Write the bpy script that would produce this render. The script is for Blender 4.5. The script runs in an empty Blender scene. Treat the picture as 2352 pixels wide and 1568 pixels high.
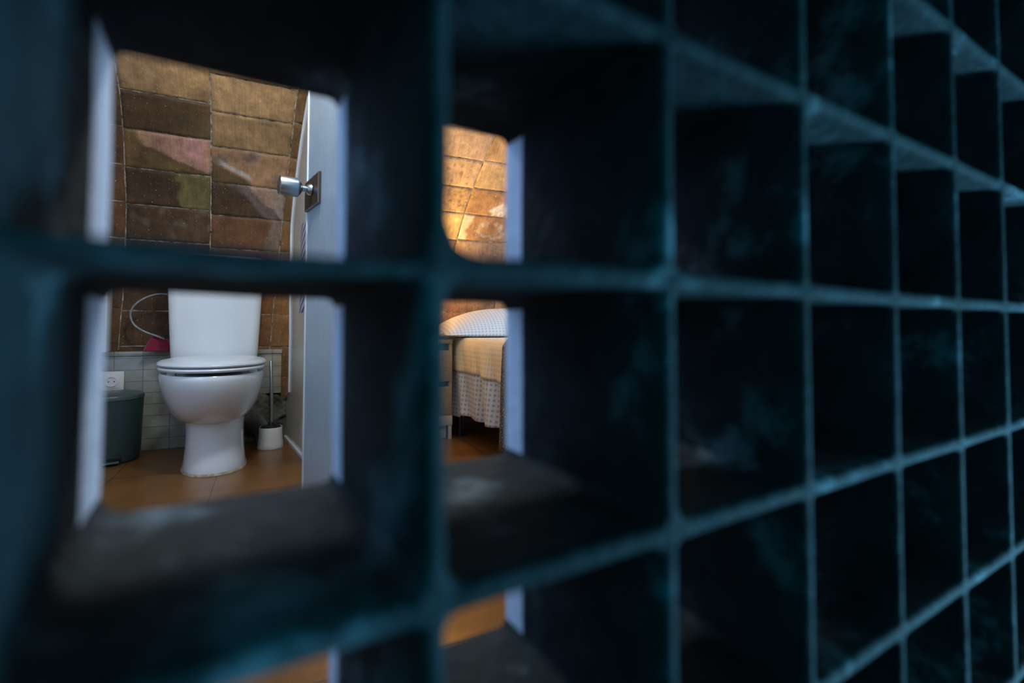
import bpy, bmesh, math, random
from mathutils import Vector, Matrix, noise
random.seed(7)
S = bpy.context.scene
COL = S.collection
PI = math.pi

# ------------------------------------------------------------------ helpers
def link(name, me, mats=None, parent=None, smooth=True):
    if isinstance(me, bmesh.types.BMesh):
        bm = me
        bmesh.ops.recalc_face_normals(bm, faces=bm.faces)
        me = bpy.data.meshes.new(name)
        bm.to_mesh(me); bm.free()
    o = bpy.data.objects.new(name, me)
    COL.objects.link(o)
    if mats:
        for m in (mats if isinstance(mats, (list, tuple)) else [mats]):
            me.materials.append(m)
    if smooth:
        for p in me.polygons: p.use_smooth = True
        try: me.set_sharp_from_angle(angle=math.radians(38))
        except Exception: pass
    if parent: o.parent = parent
    return o

def tag(o, label=None, cat=None, group=None, kind=None):
    if label: o['label'] = label
    if cat: o['category'] = cat
    if group: o['group'] = group
    if kind: o['kind'] = kind
    return o

def thing(name, label, cat, loc=(0, 0, 0), rz=0.0, group=None):
    o = bpy.data.objects.new(name, None)
    o.empty_display_size = 0.05
    COL.objects.link(o)
    o.location = loc; o.rotation_euler = (0, 0, rz)
    return tag(o, label, cat, group)

def structure(o, label=None):
    o['kind'] = 'structure'
    if label: o['label'] = label
    return o

def box(bm, x0, x1, y0, y1, z0, z1, bev=0.0, seg=2, mat=0, M=None):
    r = bmesh.ops.create_cube(bm, size=1.0)
    vs = r['verts']
    for v in vs:
        v.co = Vector((x0 + (v.co.x + .5) * (x1 - x0), y0 + (v.co.y + .5) * (y1 - y0), z0 + (v.co.z + .5) * (z1 - z0)))
    es = list({e for v in vs for e in v.link_edges})
    fs = list({f for v in vs for f in v.link_faces})
    if bev > 0:
        rb = bmesh.ops.bevel(bm, geom=es, offset=bev, segments=seg, profile=.5, affect='EDGES')
        fs = list(set(rb['faces']) | {f for f in fs if f.is_valid})
        vs = list({v for f in fs for v in f.verts})
    for f in fs:
        if f.is_valid: f.material_index = mat
    if M is not None:
        for v in vs: v.co = M @ v.co
    return vs

def loft(bm, rings, cap0=True, cap1=True, closed=True, mat=0):
    R = [[bm.verts.new(p) for p in r] for r in rings]
    n = len(R[0])
    for a, b in zip(R, R[1:]):
        for i in range(n if closed else n - 1):
            f = bm.faces.new((a[i], a[(i + 1) % n], b[(i + 1) % n], b[i])); f.material_index = mat
    if cap0: f = bm.faces.new(R[0][::-1]); f.material_index = mat
    if cap1: f = bm.faces.new(R[-1]); f.material_index = mat
    return R

def lathe(bm, prof, n=40, cx=0, cy=0, cap0=True, cap1=True, sx=1, sy=1, mat=0):
    rings = [[(cx + r * sx * math.cos(2 * PI * i / n), cy + r * sy * math.sin(2 * PI * i / n), z) for i in range(n)] for r, z in prof]
    return loft(bm, rings, cap0, cap1, mat=mat)

def tube(bm, pts, rad, n=12, mat=0):
    pts = [Vector(p) for p in pts]
    rings = []
    up = Vector((0.13, 0.21, 1)).normalized()
    for i, p in enumerate(pts):
        t = (pts[min(i + 1, len(pts) - 1)] - pts[max(i - 1, 0)]).normalized()
        a = t.cross(up)
        if a.length < .05: a = t.cross(Vector((1, .2, 0)))
        a.normalize(); b = t.cross(a).normalized()
        r = rad[i] if isinstance(rad, (list, tuple)) else rad
        rings.append([tuple(p + a * r * math.cos(2 * PI * k / n) + b * r * math.sin(2 * PI * k / n)) for k in range(n)])
    loft(bm, rings, mat=mat)

def spline(ctrl, n=8):
    c = [Vector(p) for p in ctrl]
    c = [c[0] * 2 - c[1]] + c + [c[-1] * 2 - c[-2]]
    out = []
    for i in range(1, len(c) - 2):
        for k in range(n):
            t = k / n
            p0, p1, p2, p3 = c[i - 1], c[i], c[i + 1], c[i + 2]
            out.append(.5 * ((2 * p1) + (p2 - p0) * t + (2 * p0 - 5 * p1 + 4 * p2 - p3) * t * t + (3 * p1 - p0 - 3 * p2 + p3) * t ** 3))
    out.append(c[-2])
    return out

def gridmesh(bm, nu, nv, fn, mat=0):
    V = [[bm.verts.new(fn(i / nu, j / nv)) for i in range(nu + 1)] for j in range(nv + 1)]
    for j in range(nv):
        for i in range(nu):
            f = bm.faces.new((V[j][i], V[j][i + 1], V[j + 1][i + 1], V[j + 1][i])); f.material_index = mat
    return V

def smooth01(a, b, x):
    t = max(0.0, min(1.0, (x - a) / (b - a)))
    return t * t * (3 - 2 * t)

def nz(x, y, z=0.0, s=1.0):
    return noise.noise(Vector((x * s, y * s, z * s)))

# ------------------------------------------------------------------ materials
def mat(name, col, rough=.5, metal=0.0, spec=.5, bump=0.0, bscale=60.0, var=0.0, vscale=8.0, coat=0.0, sheen=0.0):
    m = bpy.data.materials.new(name); m.use_nodes = True
    nt = m.node_tree; b = nt.nodes['Principled BSDF']
    b.inputs['Base Color'].default_value = (*col, 1)
    b.inputs['Roughness'].default_value = rough
    b.inputs['Metallic'].default_value = metal
    b.inputs['Specular IOR Level'].default_value = spec
    b.inputs['Coat Weight'].default_value = coat
    b.inputs['Coat Roughness'].default_value = .08
    b.inputs['Sheen Weight'].default_value = sheen
    if var or bump:
        tc = nt.nodes.new('ShaderNodeTexCoord')
    if var:
        n = nt.nodes.new('ShaderNodeTexNoise'); n.inputs['Scale'].default_value = vscale; n.inputs['Detail'].default_value = 6
        nt.links.new(tc.outputs['Object'], n.inputs['Vector'])
        mp = nt.nodes.new('ShaderNodeMapRange')
        mp.inputs['From Min'].default_value = .3; mp.inputs['From Max'].default_value = .7
        mp.inputs['To Min'].default_value = 1 - var; mp.inputs['To Max'].default_value = 1 + var
        nt.links.new(n.outputs['Fac'], mp.inputs['Value'])
        mx = nt.nodes.new('ShaderNodeMix'); mx.data_type = 'RGBA'; mx.blend_type = 'MULTIPLY'
        mx.inputs['Factor'].default_value = 1
        mx.inputs['A'].default_value = (*col, 1)
        nt.links.new(mp.outputs['Result'], mx.inputs['B'])
        nt.links.new(mx.outputs['Result'], b.inputs['Base Color'])
    if bump:
        n2 = nt.nodes.new('ShaderNodeTexNoise'); n2.inputs['Scale'].default_value = bscale; n2.inputs['Detail'].default_value = 5
        nt.links.new(tc.outputs['Object'], n2.inputs['Vector'])
        bp = nt.nodes.new('ShaderNodeBump'); bp.inputs['Strength'].default_value = bump; bp.inputs['Distance'].default_value = .004
        nt.links.new(n2.outputs['Fac'], bp.inputs['Height'])
        nt.links.new(bp.outputs['Normal'], b.inputs['Normal'])
    return m

def node(nt, kind, **kw):
    n = nt.nodes.new(kind)
    for k, v in kw.items():
        if k in n.inputs: n.inputs[k].default_value = v
        else: setattr(n, k, v)
    return n

M_band = mat('pale_blue_concrete', (.62, .74, .92), .55, bump=.4, bscale=90, var=.08, vscale=30)  # pale blue band at the back end of the uprights
M_plaster = mat('plaster', (.55, .53, .49), .85, bump=.3, bscale=40)
M_ceram = mat('glazed_porcelain', (.78, .79, .80), .12, spec=.5, coat=.4)
M_lidm = mat('lid_plastic', (.74, .755, .77), .22)
M_chrome = mat('brushed_chrome', (.42, .47, .50), .28, metal=1)
M_bronze = mat('dark_bronze', (.10, .075, .055), .35, metal=.7)
M_steel = mat('worn_steel', (.35, .38, .38), .4, metal=.9)
M_black = mat('black_plastic', (.012, .013, .014), .4)
M_bin = mat('sage_plastic', (.026, .048, .046), .38)
M_binl = mat('sage_plastic_lid', (.055, .085, .082), .35)
M_white = mat('white_plastic', (.72, .70, .68), .3)
M_cloth = mat('crimson_cloth', (.23, .008, .035), .95, sheen=.3, bump=.5, bscale=400)
M_hose = mat('braided_hose', (.33, .35, .33), .35, metal=.6, bump=.4, bscale=700)
M_pipe = mat('grey_pipe', (.16, .18, .16), .5, var=.2, vscale=30)
M_cement = mat('rough_cement', (.095, .093, .07), .95, bump=1.0, bscale=55, var=.5, vscale=22)
M_part = mat('cream_laminate', (.68, .64, .54), .14)
M_trim = mat('white_trim', (.72, .74, .74), .3)
M_bedleg = mat('blue_black_metal', (.01, .014, .028), .22, spec=.8)
M_bedframe = mat('bed_base_fabric', (.045, .042, .045), .9)
M_matt = mat('mattress_fabric', (.55, .57, .6), .9)
M_plinth = mat('pale_laminate', (.52, .50, .46), .35)
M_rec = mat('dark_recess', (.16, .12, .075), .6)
def shade_mat():
    m = mat('cream_lampshade', (.75, .62, .40), .8); nt = m.node_tree
    t = nt.nodes.new('ShaderNodeBsdfTranslucent'); t.inputs['Color'].default_value = (.95, .80, .50, 1)
    mx = nt.nodes.new('ShaderNodeMixShader'); mx.inputs['Fac'].default_value = .88
    out = nt.nodes['Material Output']
    nt.links.new(nt.nodes['Principled BSDF'].outputs['BSDF'], mx.inputs[1]); nt.links.new(t.outputs['BSDF'], mx.inputs[2])
    nt.links.new(mx.outputs['Shader'], out.inputs['Surface'])
    return m
M_shade = shade_mat()
M_frame = mat('window_frame_white', (.7, .7, .7), .4)

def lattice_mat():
    m = mat('weathered_concrete_light_blotches', (.10, .13, .14), .8, spec=.12, bump=.6, bscale=90)
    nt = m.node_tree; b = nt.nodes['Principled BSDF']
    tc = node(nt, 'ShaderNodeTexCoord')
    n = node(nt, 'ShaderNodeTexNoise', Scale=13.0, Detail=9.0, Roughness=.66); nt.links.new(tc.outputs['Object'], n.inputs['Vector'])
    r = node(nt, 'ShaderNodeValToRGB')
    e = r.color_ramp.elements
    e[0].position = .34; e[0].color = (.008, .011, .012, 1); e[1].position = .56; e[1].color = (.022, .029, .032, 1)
    q = e.new(.68); q.color = (.12, .16, .185, 1)  # pale blotches in the colour imitate window light on the cell walls
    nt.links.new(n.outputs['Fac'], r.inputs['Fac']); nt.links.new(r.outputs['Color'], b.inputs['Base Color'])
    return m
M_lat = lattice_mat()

def wood_mat():
    m = mat('pale_oak_laminate', (.36, .27, .16), .45)
    nt = m.node_tree; b = nt.nodes['Principled BSDF']
    tc = node(nt, 'ShaderNodeTexCoord'); mp = node(nt, 'ShaderNodeMapping')
    mp.inputs['Scale'].default_value = (3, 3, 60)
    n = node(nt, 'ShaderNodeTexNoise', Scale=6.0, Detail=6.0)
    r = node(nt, 'ShaderNodeValToRGB')
    r.color_ramp.elements[0].position = .3; r.color_ramp.elements[0].color = (.30, .20, .095, 1)
    r.color_ramp.elements[1].position = .75; r.color_ramp.elements[1].color = (.45, .31, .155, 1)
    nt.links.new(tc.outputs['Object'], mp.inputs['Vector']); nt.links.new(mp.outputs['Vector'], n.inputs['Vector'])
    nt.links.new(n.outputs['Fac'], r.inputs['Fac']); nt.links.new(r.outputs['Color'], b.inputs['Base Color'])
    return m
M_wood = wood_mat()

def door_mat():
    m = mat('grey_linen_laminate', (.30, .35, .375), .42)
    nt = m.node_tree; b = nt.nodes['Principled BSDF']
    tc = node(nt, 'ShaderNodeTexCoord'); mp = node(nt, 'ShaderNodeMapping')
    mp.inputs['Scale'].default_value = (500, 500, 14)
    n = node(nt, 'ShaderNodeTexNoise', Scale=1.0, Detail=4.0)
    r = node(nt, 'ShaderNodeValToRGB')
    r.color_ramp.elements[0].position = .3; r.color_ramp.elements[0].color = (.25, .30, .325, 1)
    r.color_ramp.elements[1].position = .72; r.color_ramp.elements[1].color = (.36, .41, .435, 1)
    nt.links.new(tc.outputs['Object'], mp.inputs['Vector']); nt.links.new(mp.outputs['Vector'], n.inputs['Vector'])
    nt.links.new(n.outputs['Fac'], r.inputs['Fac']); nt.links.new(r.outputs['Color'], b.inputs['Base Color'])
    bp = node(nt, 'ShaderNodeBump', Strength=.15, Distance=.001)
    nt.links.new(n.outputs['Fac'], bp.inputs['Height']); nt.links.new(bp.outputs['Normal'], b.inputs['Normal'])
    return m
M_door = door_mat()

def floor_mat():
    m = mat('terracotta_floor_tile', (.3, .15, .06), .3, spec=.45)
    nt = m.node_tree; b = nt.nodes['Principled BSDF']
    tc = node(nt, 'ShaderNodeTexCoord'); mp = node(nt, 'ShaderNodeMapping')
    mp.inputs['Location'].default_value = (.163, -.78, 0)
    bt = node(nt, 'ShaderNodeTexBrick', offset=0.0, squash=1.0)
    bt.inputs['Scale'].default_value = 1; bt.inputs['Mortar Size'].default_value = .0022; bt.inputs['Mortar Smooth'].default_value = .1
    bt.inputs['Brick Width'].default_value = .325; bt.inputs['Row Height'].default_value = .325; bt.inputs['Bias'].default_value = 0
    bt.inputs['Color1'].default_value = (.225, .094, .026, 1); bt.inputs['Color2'].default_value = (.185, .075, .020, 1)
    bt.inputs['Mortar'].default_value = (.07, .035, .018, 1)
    nt.links.new(tc.outputs['Object'], mp.inputs['Vector']); nt.links.new(mp.outputs['Vector'], bt.inputs['Vector'])
    n = node(nt, 'ShaderNodeTexNoise', Scale=7.0, Detail=8.0); nt.links.new(tc.outputs['Object'], n.inputs['Vector'])
    mr = node(nt, 'ShaderNodeMapRange'); mr.inputs['From Min'].default_value = .3; mr.inputs['From Max'].default_value = .7
    mr.inputs['To Min'].default_value = .72; mr.inputs['To Max'].default_value = 1.2
    nt.links.new(n.outputs['Fac'], mr.inputs['Value'])
    mx = node(nt, 'ShaderNodeMix', data_type='RGBA', blend_type='MULTIPLY'); mx.inputs['Factor'].default_value = 1
    nt.links.new(bt.outputs['Color'], mx.inputs['A']); nt.links.new(mr.outputs['Result'], mx.inputs['B'])
    sp = node(nt, 'ShaderNodeTexNoise', Scale=330.0, Detail=1.0); nt.links.new(tc.outputs['Object'], sp.inputs['Vector'])
    sr = node(nt, 'ShaderNodeMapRange'); sr.inputs['From Min'].default_value = .30; sr.inputs['From Max'].default_value = .36
    sr.inputs['To Min'].default_value = .32; sr.inputs['To Max'].default_value = 1
    nt.links.new(sp.outputs['Fac'], sr.inputs['Value'])
    mx2 = node(nt, 'ShaderNodeMix', data_type='RGBA', blend_type='MULTIPLY'); mx2.inputs['Factor'].default_value = 1
    nt.links.new(mx.outputs['Result'], mx2.inputs['A']); nt.links.new(sr.outputs['Result'], mx2.inputs['B'])
    nt.links.new(mx2.outputs['Result'], b.inputs['Base Color'])
    bp = node(nt, 'ShaderNodeBump', Strength=.25, Distance=.003, invert=True)
    nt.links.new(bt.outputs['Fac'], bp.inputs['Height']); nt.links.new(bp.outputs['Normal'], b.inputs['Normal'])
    return m
M_floor = floor_mat()

def tile_mat():
    m = mat('small_white_tile', (.5, .5, .47), .25)
    nt = m.node_tree; b = nt.nodes['Principled BSDF']
    tc = node(nt, 'ShaderNodeTexCoord'); sep = node(nt, 'ShaderNodeSeparateXYZ'); cb = node(nt, 'ShaderNodeCombineXYZ')
    nt.links.new(tc.outputs['Object'], sep.inputs['Vector'])
    nt.links.new(sep.outputs['X'], cb.inputs['X']); nt.links.new(sep.outputs['Z'], cb.inputs['Y'])
    mp = node(nt, 'ShaderNodeMapping'); mp.inputs['Location'].default_value = (.288, -.001, 0)
    nt.links.new(cb.outputs['Vector'], mp.inputs['Vector'])
    bt = node(nt, 'ShaderNodeTexBrick', offset=0.0, squash=1.0)
    bt.inputs['Scale'].default_value = 1; bt.inputs['Mortar Size'].default_value = .0014; bt.inputs['Mortar Smooth'].default_value = .1
    bt.inputs['Brick Width'].default_value = .0985; bt.inputs['Row Height'].default_value = .0485; bt.inputs['Bias'].default_value = 0
    bt.inputs['Color1'].default_value = (.32, .315, .265, 1); bt.inputs['Color2'].default_value = (.27, .27, .225, 1)
    bt.inputs['Mortar'].default_value = (.14, .135, .11, 1)
    nt.links.new(mp.outputs['Vector'], bt.inputs['Vector'])
    n = node(nt, 'ShaderNodeTexNoise', Scale=14.0, Detail=7.0); nt.links.new(tc.outputs['Object'], n.inputs['Vector'])
    mr = node(nt, 'ShaderNodeMapRange'); mr.inputs['From Min'].default_value = .35; mr.inputs['From Max'].default_value = .65
    mr.inputs['To Min'].default_value = .75; mr.inputs['To Max'].default_value = 1.1
    nt.links.new(n.outputs['Fac'], mr.inputs['Value'])
    mx = node(nt, 'ShaderNodeMix', data_type='RGBA', blend_type='MULTIPLY'); mx.inputs['Factor'].default_value = 1
    nt.links.new(bt.outputs['Color'], mx.inputs['A']); nt.links.new(mr.outputs['Result'], mx.inputs['B'])
    nt.links.new(mx.outputs['Result'], b.inputs['Base Color'])
    bp = node(nt, 'ShaderNodeBump', Strength=.4, Distance=.002, invert=True)
    nt.links.new(bt.outputs['Fac'], bp.inputs['Height']); nt.links.new(bp.outputs['Normal'], b.inputs['Normal'])
    return m
M_tile = tile_mat()

def brick_mat():
    m = mat('old_terracotta_brick', (.3, .18, .1), .62, spec=.3)
    nt = m.node_tree; b = nt.nodes['Principled BSDF']
    at = node(nt, 'ShaderNodeAttribute', attribute_name='tone')
    tc = node(nt, 'ShaderNodeTexCoord')
    n = node(nt, 'ShaderNodeTexNoise', Scale=26.0, Detail=9.0, Roughness=.68); nt.links.new(tc.outputs['Object'], n.inputs['Vector'])
    mr = node(nt, 'ShaderNodeMapRange'); mr.inputs['From Min'].default_value = .3; mr.inputs['From Max'].default_value = .7
    mr.inputs['To Min'].default_value = .62; mr.inputs['To Max'].default_value = 1.32
    nt.links.new(n.outputs['Fac'], mr.inputs['Value'])
    mx = node(nt, 'ShaderNodeMix', data_type='RGBA', blend_type='MULTIPLY'); mx.inputs['Factor'].default_value = 1
    nt.links.new(at.outputs['Color'], mx.inputs['A']); nt.links.new(mr.outputs['Result'], mx.inputs['B'])
    nl = node(nt, 'ShaderNodeTexNoise', Scale=7.0, Detail=5.0, Distortion=.6); nt.links.new(tc.outputs['Object'], nl.inputs['Vector'])
    ml = node(nt, 'ShaderNodeMapRange'); ml.inputs['From Min'].default_value = .32; ml.inputs['From Max'].default_value = .68
    ml.inputs['To Min'].default_value = .70; ml.inputs['To Max'].default_value = 1.22
    nt.links.new(nl.outputs['Fac'], ml.inputs['Value'])
    ms = node(nt, 'ShaderNodeMapping'); ms.inputs['Scale'].default_value = (160, 9, 14); nt.links.new(tc.outputs['Object'], ms.inputs['Vector'])
    ns_ = node(nt, 'ShaderNodeTexNoise', Scale=1.0, Detail=4.0); nt.links.new(ms.outputs['Vector'], ns_.inputs['Vector'])
    mq = node(nt, 'ShaderNodeMapRange'); mq.inputs['From Min'].default_value = .3; mq.inputs['From Max'].default_value = .7
    mq.inputs['To Min'].default_value = .86; mq.inputs['To Max'].default_value = 1.12
    nt.links.new(ns_.outputs['Fac'], mq.inputs['Value'])
    mm = node(nt, 'ShaderNodeMath', operation='MULTIPLY'); nt.links.new(ml.outputs['Result'], mm.inputs[0]); nt.links.new(mq.outputs['Result'], mm.inputs[1])
    mxl = node(nt, 'ShaderNodeMix', data_type='RGBA', blend_type='MULTIPLY'); mxl.inputs['Factor'].default_value = 1
    nt.links.new(mx.outputs['Result'], mxl.inputs['A']); nt.links.new(mm.outputs['Value'], mxl.inputs['B'])
    mx = mxl
    # pale lime specks
    sp = node(nt, 'ShaderNodeTexNoise', Scale=120.0, Detail=2.0); nt.links.new(tc.outputs['Object'], sp.inputs['Vector'])
    sr = node(nt, 'ShaderNodeMapRange'); sr.inputs['From Min'].default_value = .685; sr.inputs['From Max'].default_value = .74
    sr.inputs['To Min'].default_value = 0; sr.inputs['To Max'].default_value = .55
    nt.links.new(sp.outputs['Fac'], sr.inputs['Value'])
    mx2 = node(nt, 'ShaderNodeMix', data_type='RGBA'); mx2.inputs['B'].default_value = (.55, .45, .34, 1)
    nt.links.new(sr.outputs['Result'], mx2.inputs['Factor']); nt.links.new(mx.outputs['Result'], mx2.inputs['A'])
    nt.links.new(mx2.outputs['Result'], b.inputs['Base Color'])
    bp = node(nt, 'ShaderNodeBump', Strength=.8, Distance=.005)
    nt.links.new(n.outputs['Fac'], bp.inputs['Height']); nt.links.new(bp.outputs['Normal'], b.inputs['Normal'])
    return m
M_brick = brick_mat()
M_mortar = mat('lime_mortar', (.35, .28, .20), .95, bump=.8, bscale=160, var=.95, vscale=42)

def dotted_mat(name, base, dot, line, pitch):
    m = mat(name, base, .9, sheen=.2)
    nt = m.node_tree; b = nt.nodes['Principled BSDF']
    uv = node(nt, 'ShaderNodeUVMap', uv_map='UVMap')
    mp = node(nt, 'ShaderNodeMapping'); mp.inputs['Scale'].default_value = (1 / pitch, 1 / pitch, 1)
    nt.links.new(uv.outputs['UV'], mp.inputs['Vector'])
    fr = node(nt, 'ShaderNodeVectorMath', operation='FRACTION'); nt.links.new(mp.outputs['Vector'], fr.inputs[0])
    su = node(nt, 'ShaderNodeVectorMath', operation='SUBTRACT'); su.inputs[1].default_value = (.5, .5, 0)
    nt.links.new(fr.outputs['Vector'], su.inputs[0])
    sep = node(nt, 'ShaderNodeSeparateXYZ'); nt.links.new(su.outputs['Vector'], sep.inputs['Vector'])
    cb = node(nt, 'ShaderNodeCombineXYZ'); nt.links.new(sep.outputs['X'], cb.inputs['X']); nt.links.new(sep.outputs['Y'], cb.inputs['Y'])
    ln = node(nt, 'ShaderNodeVectorMath', operation='LENGTH'); nt.links.new(cb.outputs['Vector'], ln.inputs[0])
    r = node(nt, 'ShaderNodeValToRGB'); r.color_ramp.interpolation = 'LINEAR'
    e = r.color_ramp.elements
    e[0].position = .20; e[0].color = (*dot, 1); e[1].position = .27; e[1].color = (*base, 1)
    for pos, c in ((.40, base), (.46, line), (.6, line)):
        q = r.color_ramp.elements.new(pos); q.color = (*c, 1)
    nt.links.new(ln.outputs['Value'], r.inputs['Fac']); nt.links.new(r.outputs['Color'], b.inputs['Base Color'])
    return m
M_sheet = dotted_mat('blue_dotted_cotton', (.47, .51, .58), (.24, .30, .43), (.53, .58, .66), .020)
M_cover = dotted_mat('cream_dotted_coverlet', (.62, .55, .40), (.50, .45, .36), (.66, .60, .46), .020)
M_pillow = dotted_mat('blue_dotted_pillowcase', (.52, .60, .71), (.36, .44, .57), (.60, .67, .75), .018)

def spread_mat():
    m = mat('dark_floral_weave', (.05, .05, .06), .95)
    nt = m.node_tree; b = nt.nodes['Principled BSDF']
    tc = node(nt, 'ShaderNodeTexCoord')
    v = node(nt, 'ShaderNodeTexVoronoi', Scale=75.0); nt.links.new(tc.outputs['Object'], v.inputs['Vector'])
    r = node(nt, 'ShaderNodeValToRGB'); r.color_ramp.interpolation = 'CONSTANT'
    e = r.color_ramp.elements
    e[0].position = 0; e[0].color = (.40, .36, .26, 1); e[1].position = .28; e[1].color = (.035, .04, .05, 1)
    q = r.color_ramp.elements.new(.55); q.color = (.10, .11, .12, 1)
    nt.links.new(v.outputs['Distance'], r.inputs['Fac']); nt.links.new(r.outputs['Color'], b.inputs['Base Color'])
    return m
M_spread = spread_mat()

def stripe_mat():
    m = mat('striped_towelling', (.40, .33, .37), .95)
    nt = m.node_tree; b = nt.nodes['Principled BSDF']
    tc = node(nt, 'ShaderNodeTexCoord'); mp = node(nt, 'ShaderNodeMapping'); mp.inputs['Rotation'].default_value = (.9, 0, 0)
    w = node(nt, 'ShaderNodeTexWave', bands_direction='Z'); w.inputs['Scale'].default_value = 14
    nt.links.new(tc.outputs['Object'], mp.inputs['Vector']); nt.links.new(mp.outputs['Vector'], w.inputs['Vector'])
    r = node(nt, 'ShaderNodeValToRGB'); r.color_ramp.elements[0].position = .25; r.color_ramp.elements[0].color = (.10, .085, .11, 1)
    r.color_ramp.elements[1].position = .5; r.color_ramp.elements[1].color = (.40, .33, .37, 1)
    nt.links.new(w.outputs['Fac'], r.inputs['Fac']); nt.links.new(r.outputs['Color'], b.inputs['Base Color'])
    return m
M_stripe = stripe_mat()

# ------------------------------------------------------------------ camera
YAW = math.radians(90 - 64.7)
cam_d = bpy.data.cameras.new('camera'); cam = bpy.data.objects.new('camera', cam_d); COL.objects.link(cam)
cam_d.sensor_width = 36; cam_d.lens = 1112.3 / 2352 * 36
cam_d.shift_x = 27.05 / 2352; cam_d.shift_y = -70.09 / 2352
cam.matrix_world = (Matrix.Translation((0, 0, .53)) @ Matrix.Rotation(-YAW, 4, 'Z')
                    @ Matrix.Rotation(math.radians(90) + .0312, 4, 'X') @ Matrix.Rotation(.0039, 4, 'Z'))
cam_d.clip_start = .01
cam_d.dof.use_dof = True; cam_d.dof.focus_distance = 2.15; cam_d.dof.aperture_fstop = 2.6
S.camera = cam

# ------------------------------------------------------------------ lattice screen
P = .12
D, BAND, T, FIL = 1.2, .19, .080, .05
lat = thing('lattice_screen', 'deep teal painted concrete lattice of square openings filling the foreground', 'lattice screen',
            (.053, .163, .5521), math.radians(5.1))
UMIN, UMAX, VMIN, VMAX = -2.4, 8.4, -4.35, 3.4
NS = [0, .006, .018, .036, .06, .16, .35, .6, .85, D - BAND, D - BAND + .002, D - .1, D - .03, D - .012, D - .003, D]
def inset(n):
    r = .036
    e = 0.0
    if n < r: e = r - math.sqrt(max(0, r * r - (r - n) ** 2))
    q = D - n; r2 = .016
    if q < r2: e = max(e, r2 - math.sqrt(max(0, r2 * r2 - (r2 - q) ** 2)))
    return e
def wob(a, b, seed):
    return .010 * nz(a * .9 + seed * 7.1, b * .9, seed * 3.3) + .003 * nz(a * 4 + seed, b * 4, 5.5 + seed)
def joint_u(i, v, n): return i + wob(v, i * 3.7, 1.3)
def joint_v(j, u, n): return j + wob(u, j * 2.9, 8.7)
def thick(n): return T / 2 + .010 * smooth01(.2, D, n)
def upright(i):
    bm = bmesh.new()
    nv = 64
    band = .34 if i == -1 else BAND            # the pale blue band runs deeper on one of them
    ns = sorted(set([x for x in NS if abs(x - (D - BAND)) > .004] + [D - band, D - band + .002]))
    rings = []
    for k in range(nv + 1):
        v = VMIN + (VMAX - VMIN) * k / nv
        ring = [((joint_u(i, v, n) - (thick(n) - inset(n))) * P, n * P, v * P) for n in ns]
        ring += [((joint_u(i, v, n) + (thick(n) - inset(n))) * P, n * P, v * P) for n in reversed(ns)]
        rings.append(ring)
    loft(bm, rings)
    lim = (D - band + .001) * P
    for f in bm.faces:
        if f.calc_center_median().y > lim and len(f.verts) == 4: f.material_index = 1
    return bm
FILS = {(0, 0, 'ur'): .13, (1, 0, 'ul'): .075, (1, -1, 'ur'): .085, (-1, -1, 'ur'): .10, (1, -1, 'dl'): .08, (0, -1, 'ur'): .07, (3, -1, 'ul'): .07}
def fil_at(i, q, j, up):
    """fillet radius of the corner next to upright i (q < .5) or i + 1"""
    k = (i, j, ('u' if up else 'd') + 'r') if q < .5 else (i + 1, j, ('u' if up else 'd') + 'l')
    return FILS.get(k, FIL)
def crossbar(j):
    bm = bmesh.new()
    us = []
    lo = [T / 2 + d for d in (0, .004, .012, .024, .04, .06, .085, .13)]
    for i in range(-3, 9):
        for q in [0] + lo + [.3, .4, .5, .6, .7] + [1 - x for x in reversed(lo)]:
            u = i + q
            if UMIN <= u <= UMAX: us.append((u, i, q))
    rings = []
    for u, i, q in us:
        def half(n, up):
            e = inset(n); F = fil_at(i, q, j, up)
            d = max(0.0, min(q, 1 - q) - (thick(n) - e))
            fil = F - math.sqrt(max(0, F * F - (F - d) ** 2)) if d < F else 0
            h = thick(n) - e + min(fil, F * .97)
            if j == 0 and up: h -= .034 * smooth01(.25, -.2, u) * smooth01(.5, 0, n) * (1 if d > .02 else 0)
            return h
        uu = u + (wob(j, (i if q < .5 else i + 1) * 3.7, 1.3))
        yy = lambda n: (n + .002 if n == 0 else (n - .002 if n == D else n)) * P
        ring = [(uu * P, yy(n), (joint_v(j, u, n) + half(n, True)) * P) for n in NS]
        ring += [(uu * P, yy(n), (joint_v(j, u, n) - half(n, False)) * P) for n in reversed(NS)]
        rings.append(ring)
    loft(bm, rings)
    return bm
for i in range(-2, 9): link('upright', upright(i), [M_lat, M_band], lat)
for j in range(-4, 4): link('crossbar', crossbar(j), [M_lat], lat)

# front wall around the lattice (turned 5 degrees with it)
LM = Matrix.Translation((.053, .163, 0)) @ Matrix.Rotation(math.radians(5.1), 4, 'Z')
zb, zt = .5521 + VMIN * P, .5521 + VMAX * P
ua, ub = (UMIN) * P, (UMAX) * P
for nm, a in (('wall_front_left', (-1.35, ua, 0, D * P, 0, 1.75)), ('wall_front_right', (ub, 2.6, 0, D * P, 0, 1.75)),
              ('wall_front_upper', (ua, ub, 0, D * P, zt, 1.75)), ('wall_front_lower', (ua, ub, 0, D * P, 0, zb))):
    bm = bmesh.new(); box(bm, *a, M=LM); structure(link(nm, bm, M_plaster, smooth=False))

# ------------------------------------------------------------------ shell
XL, XR, YB, Z0, R = -.98, 2.45, 2.52, .60, 1.15
def vault(s, off=0.0):
    """point (y, z) of the vault at arc length s, off = distance in front of it"""
    if s < Z0: return YB - off, s
    a = (s - Z0) / R
    return YB - R + (R - off) * math.cos(a), Z0 + (R - off) * math.sin(a)
SMAX = Z0 + R * PI / 2

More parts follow.
